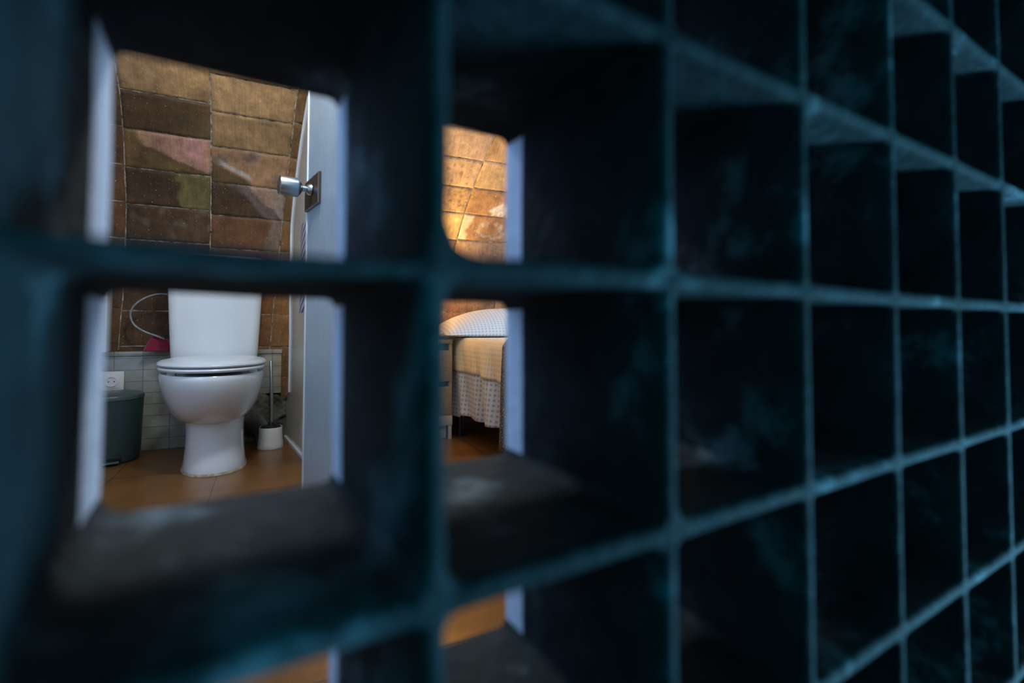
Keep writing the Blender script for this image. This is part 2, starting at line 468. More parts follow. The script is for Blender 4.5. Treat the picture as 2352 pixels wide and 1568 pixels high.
bm = bmesh.new()
box(bm, XL - .1, XR + .1, .10, YB + .12, -.05, 0)
structure(link('floor', bm, M_floor, smooth=False))
bm = bmesh.new()
box(bm, XL - .1, XR + .1, .1, YB - R + .02, Z0 + R, Z0 + R + .06)
structure(link('ceiling', bm, M_plaster, smooth=False))
def side_wall(x0, x1):
    bm = bmesh.new()
    prof = [(.1, 0), (YB + .02, 0)] + [(vault(Z0 + (SMAX - Z0) * k / 24, -.02)) for k in range(25)] + [(.1, Z0 + R + .02)]
    loft(bm, [[(x0, y, z) for y, z in prof], [(x1, y, z) for y, z in prof]])
    return bm
structure(link('wall_left', side_wall(XL - .06, XL), M_plaster, smooth=False))
structure(link('wall_right', side_wall(XR, XR + .06), M_plaster, smooth=False))

# ---- brick vault: every brick a slab on a mortar bed, all one wall mesh
SEGS = [  # column joints: x at s = 1.2 and lean
    (-1.14, .05), (-.84, .05), (-.537, .052), (-.240, .032), (.052, .072), (.335, .10), (.615, .12), (.925, .142), (1.232, .142), (1.54, .14), (1.85, .14), (2.15, .14), (2.52, .14)]
ROWS = {  # row joints near the ones one can see; the rest repeat
    0: [.0, .15, .30, .45, .60, .75, .895, 1.045, 1.196, 1.345, 1.50],
    1: [.0, .15, .30, .45, .60, .75, .895, 1.045, 1.196, 1.345, 1.50],
    2: [.0, .145, .29, .44, .59, .74, .89, 1.038, 1.186, 1.340, 1.488],
    3: [.0, .14, .285, .43, .58, .73, .875, 1.023, 1.164, 1.316, 1.461],
    4: [.0, .14, .285, .43, .58, .73, .875, 1.02, 1.16, 1.312, 1.47],
    5: [.0, .14, .285, .43, .58, .72, .86, 1.005, 1.15, 1.29, 1.44],
    6: [.0, .14, .285, .43, .585, .72, .86, 1.002, 1.148, 1.286, 1.434, 1.588],
    7: [.0, .14, .285, .43, .605, .72, .86, 1.006, 1.148, 1.291, 1.440, 1.60],
}
def rows_of(c):
    r = list(ROWS.get(c, [v + .012 * ((c * 37) % 5 - 2) if v > 0 else 0 for v in ROWS[6]]))
    while r[-1] + .149 < SMAX: r.append(r[-1] + .149)
    if SMAX - r[-1] > .02: r.append(SMAX)
    return r
def jx(k, s):
    x, l = SEGS[k]; return x + l * (s - 1.2) + .003 * nz(s * 9, k * 5.3)

TAN = (.37, .205, .085); TAN2 = (.42, .235, .10); DARK = (.062, .031, .0115); DARK2 = (.085, .042, .016)
OLIVE = (.125, .070, .024); PINK = (.40, .19, .135); GREENISH = (.15, .112, .034); REDBR = (.16, .068, .025); ORANGE = (.22, .10, .03)
MAUVE = (.20, .13, .105); PALE = (.55, .47, .40); BPINK = (.34, .215, .145); BTAN = (.37, .215, .11); BBR = (.27, .135, .06)
def mixc(a, b, t): return tuple(a[i] + (b[i] - a[i]) * t for i in range(3))
def tone(c, r, a, b, x, s):
    """colour of brick (column, row from floor) at a, b in 0..1 of its face"""
    w = .10 * nz(x * 14, s * 14, 2.2) + .05 * nz(x * 40, s * 40, 7.7)
    rnd = random.Random(c * 131 + r * 17)
    if c == 2:
        base = {10: mixc(TAN, (.18, .105, .055), max(0, .7 - a)), 9: mixc(DARK, OLIVE, smooth01(.3, 1, a + w)), 8: OLIVE, 7: DARK, 6: DARK2, 5: DARK}.get(r, TAN if r > 9 else DARK2)
        if r == 8:   # pink patch, its lower edge falling to the right
            edge = .62 - .75 * max(0, a - .25) + w
            t = smooth01(.16, .22, a + w * .6 + .12 * (b - .7)) * smooth01(edge - .05, edge + .03, b)
            base = mixc(OLIVE, mixc(PINK, TAN, .25 + 1.2 * nz(x * 9, s * 9, 4)), t)
        if r == 7:
            t = smooth01(.60, .66, a + w * .5 + .05 * (b > .75)); base = mixc(DARK, GREENISH, t)
            base = mixc(base, REDBR, .5 * smooth01(.35, .1, a + b + w))
        if r == 6: base = mixc(DARK2, (.13, .08, .05), smooth01(.2, .5, nz(x * 22, s * 22, 1)))
    elif c == 3:
        base = {10: TAN2, 9: TAN, 8: mixc((.31, .155, .08), TAN, .4), 7: DARK2, 6: REDBR, 5: REDBR}.get(r, TAN2 if r > 9 else REDBR)
        if r == 8:
            base = mixc(base, (.20, .11, .08), smooth01(.1, .5, nz(x * 12, s * 12, 9)))
            d = b - (.62 - 1.1 * (a - .15)) + w * .6
            base = mixc(base, OLIVE, smooth01(-.10, -.22, d) * smooth01(.62, .45, a))
            base = mixc(base, PALE, .7 * smooth01(.10, .03, abs(d + .04)) * smooth01(.06, .16, a) * smooth01(.56, .46, a))
        if r == 7:
            d = a - (.36 + .52 * (1 - b)) + w * .9
            base = mixc(DARK2, MAUVE, smooth01(-.16, -.02, d))
            base = mixc(base, mixc((.40, .225, .14), PALE, .35 * smooth01(.7, 1, a)), smooth01(.10, .15, d))
        if r == 6: base = mixc(REDBR, (.20, .13, .09), smooth01(.83, .9, a + .1 * (1 - b) + w * .3))
    elif c in (0, 1): base = mixc(DARK2, REDBR, rnd.random())
    elif c == 4: base = mixc(ORANGE, (.15, .085, .03), rnd.random() * .8)
    elif c == 6:
        base = {10: BPINK, 9: mixc(BPINK, BTAN, .4), 8: BTAN, 7: mixc(BTAN, (.5, .33, .13), .3), 6: BBR, 5: BBR}.get(r, BPINK if r > 9 else mixc(BBR, ORANGE, .5))
        if r in (8, 9): base = mixc(base, (.20, .11, .06), .8 * smooth01(.25, .42, nz(x * 45, s * 60, 3) + .15 * (r == 8)))
    elif c == 7:
        base = {10: BTAN, 9: mixc(BTAN, (.47, .30, .17), .5), 8: BBR, 7: BBR, 6: mixc(BPINK, BBR, .4), 5: BBR}.get(r, BBR)
        if r == 8: base = mixc(base, (.66, .58, .52), .75 * smooth01(.36, .10, math.hypot((a - .62) * 1.2, (b - .22)) + 1.6 * w + .10 * nz(x * 70, s * 70, 8)))
        if r == 7:
            q = abs(math.hypot((a - .55) * 1.15, b - .42) - .30) + w * .8
            base = mixc(base, (.44, .34, .30), .75 * smooth01(.16, .0, q) * smooth01(-.25, .2, nz(x * 30, s * 30, 6)))
            base = mixc(base, (.52, .42, .34), .7 * smooth01(.17, .10, a + w))
    else:
        base = mixc(BBR, BTAN, rnd.random())
    k = .9 + .2 * rnd.random()
    return tuple(v * k for v in base)

verts, faces, cols, fm = [], [], [], []
def addv(x, s, off, col):
    y, z = vault(s, off); verts.append((x, y, z)); cols.append((*col, 1)); return len(verts) - 1
# mortar bed
nb = 40
MC = (.4, .3, .2)
bed = [[addv(x, SMAX * k / nb, 0, MC) for x in (XL, XR)] for k in range(nb + 1)]
for k in range(nb): faces.append((bed[k][0], bed[k][1], bed[k + 1][1], bed[k + 1][0])); fm.append(1)
for c in range(len(SEGS) - 1):
    rs = rows_of(c)
    for r in range(len(rs) - 1):
        s0, s1 = rs[r], rs[r + 1]
        fine = c in (2, 3, 4, 6, 7) and 5 <= r <= 11
        nu, nv = (48, 24) if fine else (8, 6)
        rr = random.Random(c * 991 + r * 13)
        off = .0065 + .002 * rr.random(); g = .0016 + .0014 * rr.random()
        tilt = (rr.random() - .5) * .0018
        idx = []
        for j in range(nv + 1):
            row = []
            for i in range(nu + 1):
                a, b = i / nu, j / nv
                s = s0 + g + (s1 - s0 - 2 * g) * b
                xa, xb = jx(c, s) + g, jx(c + 1, s) - g
                x = xa + (xb - xa) * a
                edge = min(i, nu - i, j, nv - j)
                # ragged arrises
                rag = .0016 * (nz(x * 60, s * 60, 3.1) + .6 * nz(x * 150, s * 150, 1.7))
                if edge == 0:
                    if i in (0, nu): x += rag * (1 if i == 0 else -1)
                    if j in (0, nv): s += rag * (1 if j == 0 else -1)
                o = off + tilt * (b - .5) + .0016 * nz(x * 7, s * 7, 5) - (.004 if edge == 0 else 0)
                x = max(XL, min(XR, x)); s = max(0, min(SMAX, s))
                row.append(addv(x, s, o, tone(c, r, a, b, x, s)))
            idx.append(row)
        for j in range(nv):
            for i in range(nu):
                faces.append((idx[j][i], idx[j][i + 1], idx[j + 1][i + 1], idx[j + 1][i])); fm.append(0)
        # sides down to the mortar
        loop = [idx[0][i] for i in range(nu + 1)] + [idx[j][nu] for j in range(1, nv + 1)] + [idx[nv][i] for i in range(nu - 1, -1, -1)] + [idx[j][0] for j in range(nv - 1, 0, -1)]
        low = []
        for q in loop:
            x, y, z = verts[q]
            # push the edge back towards the bed along the vault normal
            if z < Z0: p = (x, y + .009, z)
            else:
                v = Vector((y - (YB - R), z - Z0)); v.normalize(); p = (x, y + .009 * v.x, z + .009 * v.y)
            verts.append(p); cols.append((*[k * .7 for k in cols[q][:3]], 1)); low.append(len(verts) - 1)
        n = len(loop)
        for k in range(n):
            faces.append((loop[(k + 1) % n], loop[k], low[k], low[(k + 1) % n])); fm.append(0)
me = bpy.data.meshes.new('wall_back'); me.from_pydata(verts, [], faces); me.update()
ca = me.color_attributes.new('tone', 'FLOAT_COLOR', 'POINT')
for i, c in enumerate(cols): ca.data[i].color = c
wb = link('wall_back', me, [M_brick, M_mortar])
for i, p in enumerate(me.polygons): p.material_index = fm[i]
structure(wb, 'vaulted wall of old terracotta bricks curving overhead')

# ---- tiled upstand behind the toilet, stepped up at the far left
bm = bmesh.new()
box(bm, XL, -.06, 2.494, 2.515, 0, .398, .001)
box(bm, -.06, .046, 2.494, 2.515, .215, .398, .001)
box(bm, XL, .048, 2.488, 2.515, .398, .418, .003)
structure(link('wall_tiled_upstand', bm, M_tile), 'low band of small white tiles with a flat ledge behind the toilet')
bm = bmesh.new()
box(bm, XL, -.598, 2.44, 2.512, .4185, .80, .003)
for k in range(4): box(bm, -.630 + k * .009, -.625 + k * .009, 2.4375, 2.4395, .42, .799, .0008)
structure(link('wall_white_return', bm, M_trim), 'narrow white ribbed wall return at the far left above the tiles')
# rough broken patch low on the right
bm = bmesh.new()
def patch(u, v):
    x = -.16 + .245 * u; z = .002 + (.225 + .03 * nz(u * 5, 1.1) - .03 * u) * v
    bulge = .055 * math.exp(-((u - .38) / .24) ** 2) * smooth01(.0, .45, v) * (1 - .3 * v)
    y = 2.508 - .012 - bulge - .014 * nz(x * 22, z * 22, 3) - .007 * nz(x * 60, z * 60, 1)
    return (x, y, z)
gridmesh(bm, 50, 46, patch)
structure(link('wall_cement_patch', bm, M_cement), 'rough broken cement patch under the tiles beside the toilet')

# ---- white partition panel between toilet and bedroom, cut to the vault
def pdir(t): return Vector((.070 + .135 * t, 2.5 - t))          # point of the panel line t metres towards the camera
pd = (pdir(1) - pdir(0)).normalized(); pn = Vector((-pd.y, pd.x))
if pn.x < 0: pn = -pn                                           # towards the bedroom
bm = bmesh.new()
prof = []
t0 = .955
prof.append((t0, 0.0)); prof.append((.012, 0.0)); prof.append((.012, .205)); prof.append((.075, .225)); prof.append((.075, .5))
for k in range(0, 21):
    s = .62 + (1.6 - .62) * k / 20
    y, z = vault(s, .014 if s > .72 else .05)
    prof.append((max(2.5 - y, .06), z))
prof.append((t0, prof[-1][1]))
def panel_pts(prof, o):
    out = []
    for t, z in prof:
        p = pdir(t) + pn * o; out.append((p.x, p.y, z))
    return out
loft(bm, [panel_pts(prof, 0), panel_pts(prof, .024)])
part = structure(link('wall_partition', bm, M_part, smooth=False), 'thin glossy white partition panel between toilet and bedroom')
# trim along the far edge and at the foot
bm = bmesh.new()
edge = prof[2:-1]
w = .012
ring0 = []
for i, (t, z) in enumerate(edge):
    t2 = t - .006
    a = pdir(t2) + pn * (-.006); b = pdir(t2 + .016) + pn * (-.006); c_ = pdir(t2 + .016) + pn * .030; d_ = pdir(t2) + pn * .030
    ring0.append([(a.x, a.y, z), (b.x, b.y, z), (c_.x, c_.y, z), (d_.x, d_.y, z)])
loft(bm, ring0)
structure(link('trim_1', bm, M_trim, smooth=False))
bm = bmesh.new()
rr = []
for t, in ((.005,), (t0 - .02,)):
    a = pdir(t) - pn * .009; b = pdir(t) - pn * .0005
    rr.append([(a.x, a.y, .001), (b.x, b.y, .001), (b.x, b.y, .018), (a.x, a.y, .014)])
loft(bm, rr)
structure(link('baseboard_right', bm, M_trim, smooth=False))

# ---- door leaf standing open beside the partition
dd = Vector((.181, -.983)).normalized()
DA = math.atan2(dd.y, dd.x)
door = link('door_1', bmesh.new(), None)
bm = bmesh.new()
box(bm, 0, .74, .0005, .036, .006, 1.64, .0015)
bpy.data.meshes.remove(door.data) if False else None
me = bpy.data.meshes.new('door_1'); bmesh.ops.recalc_face_normals(bm, faces=bm.faces); bm.to_mesh(me); bm.free()
me.materials.append(M_door); door.data = me
door.location = (.0945, 1.60, 0); door.rotation_euler = (0, 0, DA)
structure(door, 'grey door leaf standing open with a knob')
# left face of the leaf is at local y = .0005 or .036: whichever looks towards -x
lface = -1 if (Matrix.Rotation(DA, 3, 'Z') @ Vector((0, -1, 0))).x < 0 else 1
fy = .0005 if lface < 0 else .036
bm = bmesh.new()
box(bm, -.004, .006, fy - .003, fy + .003, .006, 1.64, .001)
link('edge_strip', bm, M_trim, door)
# backplate: a slanted parallelogram plate
ky = fy + lface * 0.0
bm = bmesh.new()
def plate_ring(y, g):
    return [(.002 + g, y, .878 + g), (.150 - g, y, .878 + g), (.150 - g, y, .968 - g), (.002 + g, y, .968 - g)]
loft(bm, [plate_ring(ky, 0), plate_ring(ky + lface * .007, 0), plate_ring(ky + lface * .009, .0025)])
link('handle_backplate', bm, M_bronze, door, smooth=False)
bm = bmesh.new()
prof = [(.014, .009), (.017, .012), (.015, .020), (.0085, .026), (.0085, .036), (.018, .041), (.0265, .048), (.0275, .052), (.0275, .094), (.0265, .098), (.020, .1005)]
rings = []
for r, d in prof:
    rings.append([(.085 + r * math.cos(2 * PI * k / 32), fy + lface * d, .928 + r * math.sin(2 * PI * k / 32)) for k in range(32)])
loft(bm, rings)
tag(link('knob', bm, M_chrome, door), 'brushed grey cylindrical knob')

# ------------------------------------------------------------------ striped cloth between panel and door
bm = bmesh.new()
def towel(u, v):
    t = .38 + .36 * u
    p = pdir(t) - pn * (.012 + .006 * math.sin(u * 17) * (1 - .4 * v) + .002)
    z = .58 + .40 * v - .05 * (1 - u) * v
    return (p.x, p.y, z)
gridmesh(bm, 30, 16, towel)
o = link('hand_towel', bm, M_stripe)
sm = o.modifiers.new('thick', 'SOLIDIFY'); sm.thickness = .004
tag(o, 'pinkish grey striped towel hanging on the white partition behind the door knob', 'towel')

# ------------------------------------------------------------------ toilet
TO = thing('toilet', 'white ceramic toilet with closed lid standing against the brick wall', 'toilet', (-.190, 2.10, 0), math.radians(4.0))
def egg(z, hw, yf, yb, n=56, pw=2.0, pb=2.6, x0=0.0):
    """closed outline: front half ellipse to yf, squarer back to yb"""
    ym = yf + (yb - yf) * .56
    out = []
    for k in range(n):
        a = 2 * PI * k / n
        c, s = math.cos(a), math.sin(a)
        p = pw if s < 0 else pb
        x = math.copysign(abs(c) ** (2 / p), c) * hw
        y = math.copysign(abs(s) ** (2 / p), s)
        out.append((x0 + x, ym + y * ((ym - yf) if s < 0 else (yb - ym)), z))
    return out
bm = bmesh.new()
# pedestal
prof = [(.0, .104, -.118, .19), (.012, .105, -.119, .19), (.03, .102, -.114, .19), (.08, .0975, -.104, .19), (.14, .096, -.100, .19), (.18, .098, -.104, .19), (.20, .101, -.108, .19)]
loft(bm, [egg(z, h, a, b, pw=2.3, x0=.008) for z, h, a, b in prof])
tag(link('pedestal', bm, M_ceram, TO), None)
bm = bmesh.new()
prof = [(.180, .098, -.100, .17), (.185, .110, -.122, .18), (.197, .121, -.150, .186), (.217, .133, -.178, .19), (.245, .146, -.207, .195), (.280, .158, -.234, .20), (.315, .1655, -.252, .20), (.342, .169, -.262, .20), (.355, .1685, -.262, .20), (.361, .165, -.258, .196)]
loft(bm, [egg(z, h, a, b) for z, h, a, b in prof])
link('bowl', bm, M_ceram, TO)
bm = bmesh.new()
prof = [(.372, .160, -.256, .13), (.373, .1675, -.265, .135), (.379, .170, -.269, .137), (.3845, .1675, -.265, .135), (.386, .162, -.258, .13)]
loft(bm, [egg(z, h, a, b) for z, h, a, b in prof])
link('seat', bm, M_lidm, TO)
bm = bmesh.new()
prof = [(.3885, .162, -.256, .135), (.389, .1695, -.267, .14), (.394, .1725, -.270, .142), (.400, .1705, -.267, .14), (.4045, .163, -.257, .135), (.4095, .138, -.218, .115), (.4130, .085, -.13, .07), (.4135, .04, -.06, .03)]
loft(bm, [egg(z, h, a, b) for z, h, a, b in prof])
link('lid', bm, M_lidm, TO)
for sx in (-.075, .075):
    bm = bmesh.new(); box(bm, sx - .02, sx + .02, .128, .150, .365, .392, .005)
    link('hinge', bm, M_lidm, TO)
for sx in (-.12, .125):
    bm = bmesh.new(); box(bm, sx - .012, sx + .012, -.16, -.13, .3605, .3725, .002)
    link('seat_buffer', bm, M_white, TO)
# cistern
def rrect(z, hx, y0, y1, r, n=8, x0=0.0, bow=0.0):
    out = []
    for cx, cy, a0 in ((hx - r, y1 - r, 0), (-hx + r, y1 - r, 90), (-hx + r, y0 + r, 180), (hx - r, y0 + r, 270)):
        for k in range(n + 1):
            a = math.radians(a0 + 90 * k / n)
            x = cx + r * math.cos(a); y = cy + r * math.sin(a)
            if y < (y0 + y1) / 2: y -= bow * (1 - (x / hx) ** 2)
            out.append((x0 + x, y, z))
    # extra points along the front for the bow
    return out
def front_rrect(z, hx, y0, y1, r, bow):
    base = rrect(z, hx, y0, y1, r)
    n = 9
    q = base[:n * 3]
    a, b = base[n * 3 - 1], base[n * 3]
    mid = []
    for k in range(1, 12):
        t = k / 12; x = a[0] + (b[0] - a[0]) * t
        mid.append((x, a[1] - bow * (1 - (2 * t - 1) ** 2), z))
    return q + mid + base[n * 3:]
bm = bmesh.new()
prof = [(.366, .146, .165, .33, .03), (.375, .152, .158, .335, .035), (.43, .1555, .155, .338, .037), (.55, .1615, .150, .34, .038), (.68, .167, .146, .34, .04), (.775, .170, .143, .34, .04), (.780, .168, .145, .338, .038)]
loft(bm, [front_rrect(z, h, a, b, r, .014) for z, h, a, b, r in prof])
link('cistern', bm, M_ceram, TO)
bm = bmesh.new()
prof = [(.781, .171, .140, .343, .04), (.785, .176, .135, .346, .044), (.802, .176, .135, .346, .044), (.810, .169, .142, .340, .04)]
loft(bm, [front_rrect(z, h, a, b, r, .014) for z, h, a, b, r in prof])
cl = link('cistern_lid', bm, M_ceram, TO)
bm = bmesh.new(); lathe(bm, [(.022, .8105), (.022, .815), (.019, .817)], 28, 0, .24)
link('flush_button', bm, M_chrome, cl)
# seal of pale silicone around the foot
bm = bmesh.new()
loft(bm, [egg(.0005, .1085, -.1235, .192, pw=2.3, x0=.008), egg(.004, .1075, -.1225, .192, pw=2.3, x0=.008), egg(.0085, .105, -.119, .19, pw=2.3, x0=.008)], cap0=True, cap1=False)
tag(link('silicone_seal', bm, mat('aged_silicone', (.42, .36, .25), .7, var=.4, vscale=60, bump=.8, bscale=120), TO), 'pale crumbly sealant ring')

# supply hose
bm = bmesh.new()
ctrl = [(-.3795, 2.415, .656), (-.402, 2.41, .657), (-.430, 2.41, .655), (-.470, 2.412, .638), (-.505, 2.415, .606), (-.517, 2.42, .566), (-.503, 2.425, .527), (-.468, 2.43, .500), (-.430, 2.435, .483), (-.405, 2.44, .47)]
tube(bm, spline(ctrl, 8), .0042, 12)
H = thing('water_hose', 'thin braided water hose looping from the cistern side down to the pink cloth', 'hose', (0, 0, 0))
link('hose', bm, M_hose, H)
bm = bmesh.new(); tube(bm, [(-.3745, 2.415, .655), (-.378, 2.415, .655), (-.3785, 2.415, .655), (-.390, 2.415, .656), (-.3905, 2.415, .656), (-.398, 2.412, .6565)], [.0075, .0075, .010, .010, .007, .0065], 12)
link('connector', bm, M_steel, H)
# cloth on the ledge
bm = bmesh.new()
def rag(u, v):
    # draped over a hidden valve: corner at top left, falls to ledge
    x = -.448 + .092 * u + .008 * (1 - v) * (u - 1.2)
    top = .488 - .030 * u - .02 * abs(u - .15) + .004 * nz(u * 6, v * 3)
    z = .4195 + (top - .4195) * v
    y = 2.452 - .018 * (1 - v) - .006 * math.sin(u * 11 + v * 2) + .03 * smooth01(.82, 1, v)
    return (x - .014 * (1 - v) * (1 - u), y, z)
gridmesh(bm, 26, 20, rag)
o = link('cleaning_cloth', bm, M_cloth)
sm = o.modifiers.new('thick', 'SOLIDIFY'); sm.thickness = .006
tag(o, 'crumpled dark pink cloth on the tiled ledge left of the cistern', 'cloth')

# pedal bin
B = thing('pedal_bin', 'sage green round pedal bin left of the toilet under the socket', 'bin', (-.566, 2.375, 0), math.radians(14))
bm = bmesh.new(); lathe(bm, [(.092, .004), (.099, .008), (.1005, .02), (.103, .06), (.1085, .236), (.1085, .240)], 48)
link('body', bm, M_bin, B)
bm = bmesh.new(); lathe(bm, [(.1085, .2405), (.1105, .242), (.1108, .252), (.108, .258), (.09, .264), (.05, .268), (.01, .269)], 48)
link('lid', bm, M_binl, B)
bm = bmesh.new(); lathe(bm, [(.094, .0005), (.098, .0015), (.098, .0075), (.094, .0078)], 48)
link('base_ring', bm, M_black, B)
bm = bmesh.new(); box(bm, -.032, .032, -.121, -.096, .009, .0155, .003)
link('pedal', bm, M_binl, B)
bm = bmesh.new(); box(bm, -.038, .038, -.1045, -.09, .018, .034, .003)
tag(link('pedal_slot', bm, M_black, B), 'black slot above the pedal')

# socket
SK = thing('power_socket', 'square white power socket on the tiles above the pedal bin', 'socket', (-.588, 2.4935, .296))
bm = bmesh.new(); box(bm, -.041, .041, -.010, 0, -.041, .041, .003)
link('faceplate', bm, M_white, SK)
bm = bmesh.new(); box(bm, -.0275, .0275, -.0125, -.0102, -.0275, .0275, .0012)
fr = link('insert', bm, M_white, SK)
bm = bmesh.new()
rings = []
for r, d in ((.0205, .0126), (.0205, .0155), (.018, .0155), (.0175, .0128), (.004, .0127)):
    rings.append([(r * math.cos(2 * PI * k / 32), -d, r * math.sin(2 * PI * k / 32)) for k in range(32)])
loft(bm, rings)
link('socket_well', bm, M_white, fr)
for sx in (-.0095, .0095):
    bm = bmesh.new()
    rings = [[(sx + .0025 * math.cos(2 * PI * k / 12), -d, .0025 * math.sin(2 * PI * k / 12)) for k in range(12)] for d in (.0127, .0132)]
    loft(bm, rings); tag(link('pin_hole', bm, M_black, fr), None)

# toilet brush and its holder
HX, HY = .006, 2.345
bm = bmesh.new()
lathe(bm, [(.0525, .0005), (.0535, .003), (.050, .02), (.0465, .06), (.0465, .088), (.0455, .0895), (.0440, .0885), (.0440, .06), (.046, .012)], 44, HX, HY, cap1=True)
tag(link('brush_holder', bm, M_white), 'short white plastic pot holding the toilet brush', 'brush holder')
TB = thing('toilet_brush', 'toilet brush with upright steel handle standing in its white pot', 'toilet brush', (HX, HY, 0))
bm = bmesh.new(); tube(bm, [(.003, 0, .094), (.002, 0, .2), (-.004, 0, .372), (-.004, 0, .376)], [.0068, .0068, .0068, .004], 16)
link('handle', bm, M_steel, TB)
bm = bmesh.new(); lathe(bm, [(.012, .014), (.036, .02), (.040, .05), (.039, .080), (.041, .088), (.036, .093), (.012, .098), (.009, .11)], 30)
link('brush_head', bm, M_black, TB)

# waste pipe
bm = bmesh.new()
tube(bm, spline([(-.115, 2.295, .16), (-.10, 2.33, .155), (-.075, 2.37, .135), (-.05, 2.41, .10), (-.03, 2.44, .06), (-.022, 2.45, .03), (-.02, 2.452, .004)], 6), .033, 20)
o = link('waste_pipe', bm, M_pipe)
tag(o, 'grey plastic waste pipe behind the toilet foot beside the brush pot', 'pipe')

# ------------------------------------------------------------------ bedroom: nightstand
NSX0, NSX1, NSY0, NSY1 = .34, .776, 2.168, 2.498
N = thing('nightstand', 'pale oak nightstand with recessed drawer grips beside the bed', 'nightstand', ((NSX0 + NSX1) / 2, (NSY0 + NSY1) / 2, 0))
def nb(name, x0, x1, y0, y1, z0, z1, m, parent=N, bev=.0015):
    b = bmesh.new(); cx, cy = (NSX0 + NSX1) / 2, (NSY0 + NSY1) / 2
    box(b, x0 - cx, x1 - cx, y0 - cy, y1 - cy, z0, z1, bev)
    return link(name, b, m, parent)
nb('top', NSX0, NSX1, NSY0 - .002, NSY1, .446, .466, M_wood)
for x0, x1 in ((NSX0, NSX0 + .016), (NSX1 - .016, NSX1)):
    nb('side_panel', x0, x1, NSY0 + .002, NSY1, .11, .446, M_wood)
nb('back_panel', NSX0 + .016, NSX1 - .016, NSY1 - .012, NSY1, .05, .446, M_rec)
for z0, z1, zr in ((.270, .415, .445), (.112, .246, .269)):
    dr = nb('drawer', NSX0 + .017, NSX1 - .017, NSY0, NSY0 + .30, z0, z1, M_wood)
    nb('drawer_front', NSX0 + .0165, NSX1 - .003, NSY0 - .001, NSY0 + .016, z0, z1, M_wood, dr)
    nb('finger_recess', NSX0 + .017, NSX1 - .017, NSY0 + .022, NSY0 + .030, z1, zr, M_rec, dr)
tag(nb('plinth', NSX0, NSX1 + .001, NSY0 - .003, NSY1, .065, .110, M_plinth), 'pale plinth band')
nb('kick_board', NSX0 + .02, NSX1 - .024, NSY0 + .012, NSY0 + .026, .003, .064, M_plinth)
for x0 in (NSX0 + .001, NSX1 - .0175):
    for y0 in (NSY0, NSY1 - .02): nb('leg', x0, x0 + .0165, y0, y0 + .02, 0, .0655, M_plinth)

# table lamp hidden behind the near upright
LX, LY = .60, 2.36
LP = thing('table_lamp', 'small warm lit table lamp on the nightstand beside the pillow', 'lamp', (LX, LY, .466))
bm = bmesh.new(); lathe(bm, [(.05, .0005), (.05, .006), (.046, .010), (.012, .016), (.008, .03), (.008, .075), (.012, .085)], 32)
link('lamp_base', bm, M_steel, LP)
bm = bmesh.new(); lathe(bm, [(.078, .075), (.076, .245), (.0745, .245), (.0765, .075)], 40, cap0=False, cap1=False)
link('lamp_shade', bm, M_shade, LP)
bm = bmesh.new(); lathe(bm, [(.006, .086), (.013, .09), (.014, .10), (.024, .12), (.026, .135), (.020, .152), (.008, .160)], 24)
mb = bpy.data.materials.new('lamp_bulb_glow'); mb.use_nodes = True
bs = mb.node_tree.nodes['Principled BSDF']; bs.inputs['Emission Color'].default_value = (1, .62, .16, 1); bs.inputs['Emission Strength'].default_value = 60
link('bulb', bm, mb, LP)

# ------------------------------------------------------------------ bed
BX0, BX1, BY0, BY1 = .842, 1.72, .62, 2.495
BD = thing('bed', 'single bed with mattress on dark metal legs under blue dotted bedding', 'bed', (0, 0, 0))
bm = bmesh.new(); box(bm, BX0, BX1, BY0, BY1, .285, .468, .03, 4); link('mattress', bm, M_matt, BD)
bm = bmesh.new(); box(bm, BX0 + .01, BX1 - .01, BY0, BY1, .235, .284, .006); link('bed_base', bm, M_bedframe, BD)
for x, y in ((.838, 2.222), (1.68, 2.222), (.838, .75), (1.68, .75)):
    bm = bmesh.new(); lathe(bm, [(.021, 0), (.022, .004), (.022, .234)], 28, x, y); link('leg', bm, M_bedleg, BD)

def with_uv(o, fn):
    me = o.data; uv = me.uv_layers.new(name='UVMap')
    for l in me.loops: uv.data[l.index].uv = fn(me.vertices[l.vertex_index].co, l.vertex_index)
    return o
# two layers hang down the side: a cream coverlet over a longer blue dotted sheet
def hang(y, h, out):
    k = min(1, h / .12)
    yy = y + .22 * h                      # folds slant towards the head as they fall
    f = .012 * math.sin(yy * 41 + 1.0) + .008 * math.sin(yy * 23 + 3.1) + .003 * math.sin(yy * 77)
    f *= .35 + .65 * smooth01(2.22, 1.98, y)
    return Vector((.803 - f * k * (.4 + .9 * h / .35) - .004 * k - out, y - .02 * h, .4435 - h))
def coverlet(u, v):
    y = 2.335 - .735 * u
    drop = .120 + .012 * u + .003 * math.sin(u * 9)
    d = (.55 + .047 + drop) * v
    r = .030
    if d < .55: return Vector((1.385 - d, y, .4735 + .0015 * nz(u * 8, d * 8)))
    q = d - .55
    if q < r * PI / 2:
        a = q / r; return Vector((.835 - r * math.sin(a), y, .4735 - r * (1 - math.cos(a))))
    return hang(y, q - r * PI / 2, .0035 * min(1, (q - r * PI / 2) / .03))
def lower(u, v):
    y = 2.335 - .735 * u
    bot = .342 - .022 * smooth01(.22, .30, u) - .012 * smooth01(.5, .9, u) + .003 * math.sin(u * 11)
    return hang(y, .035 + (bot - .035) * v, -.002)
def sheet_uv(co, i):
    if co.z > .445: return (co.y, co.x)
    return (co.y, .78 - (.445 - co.z))
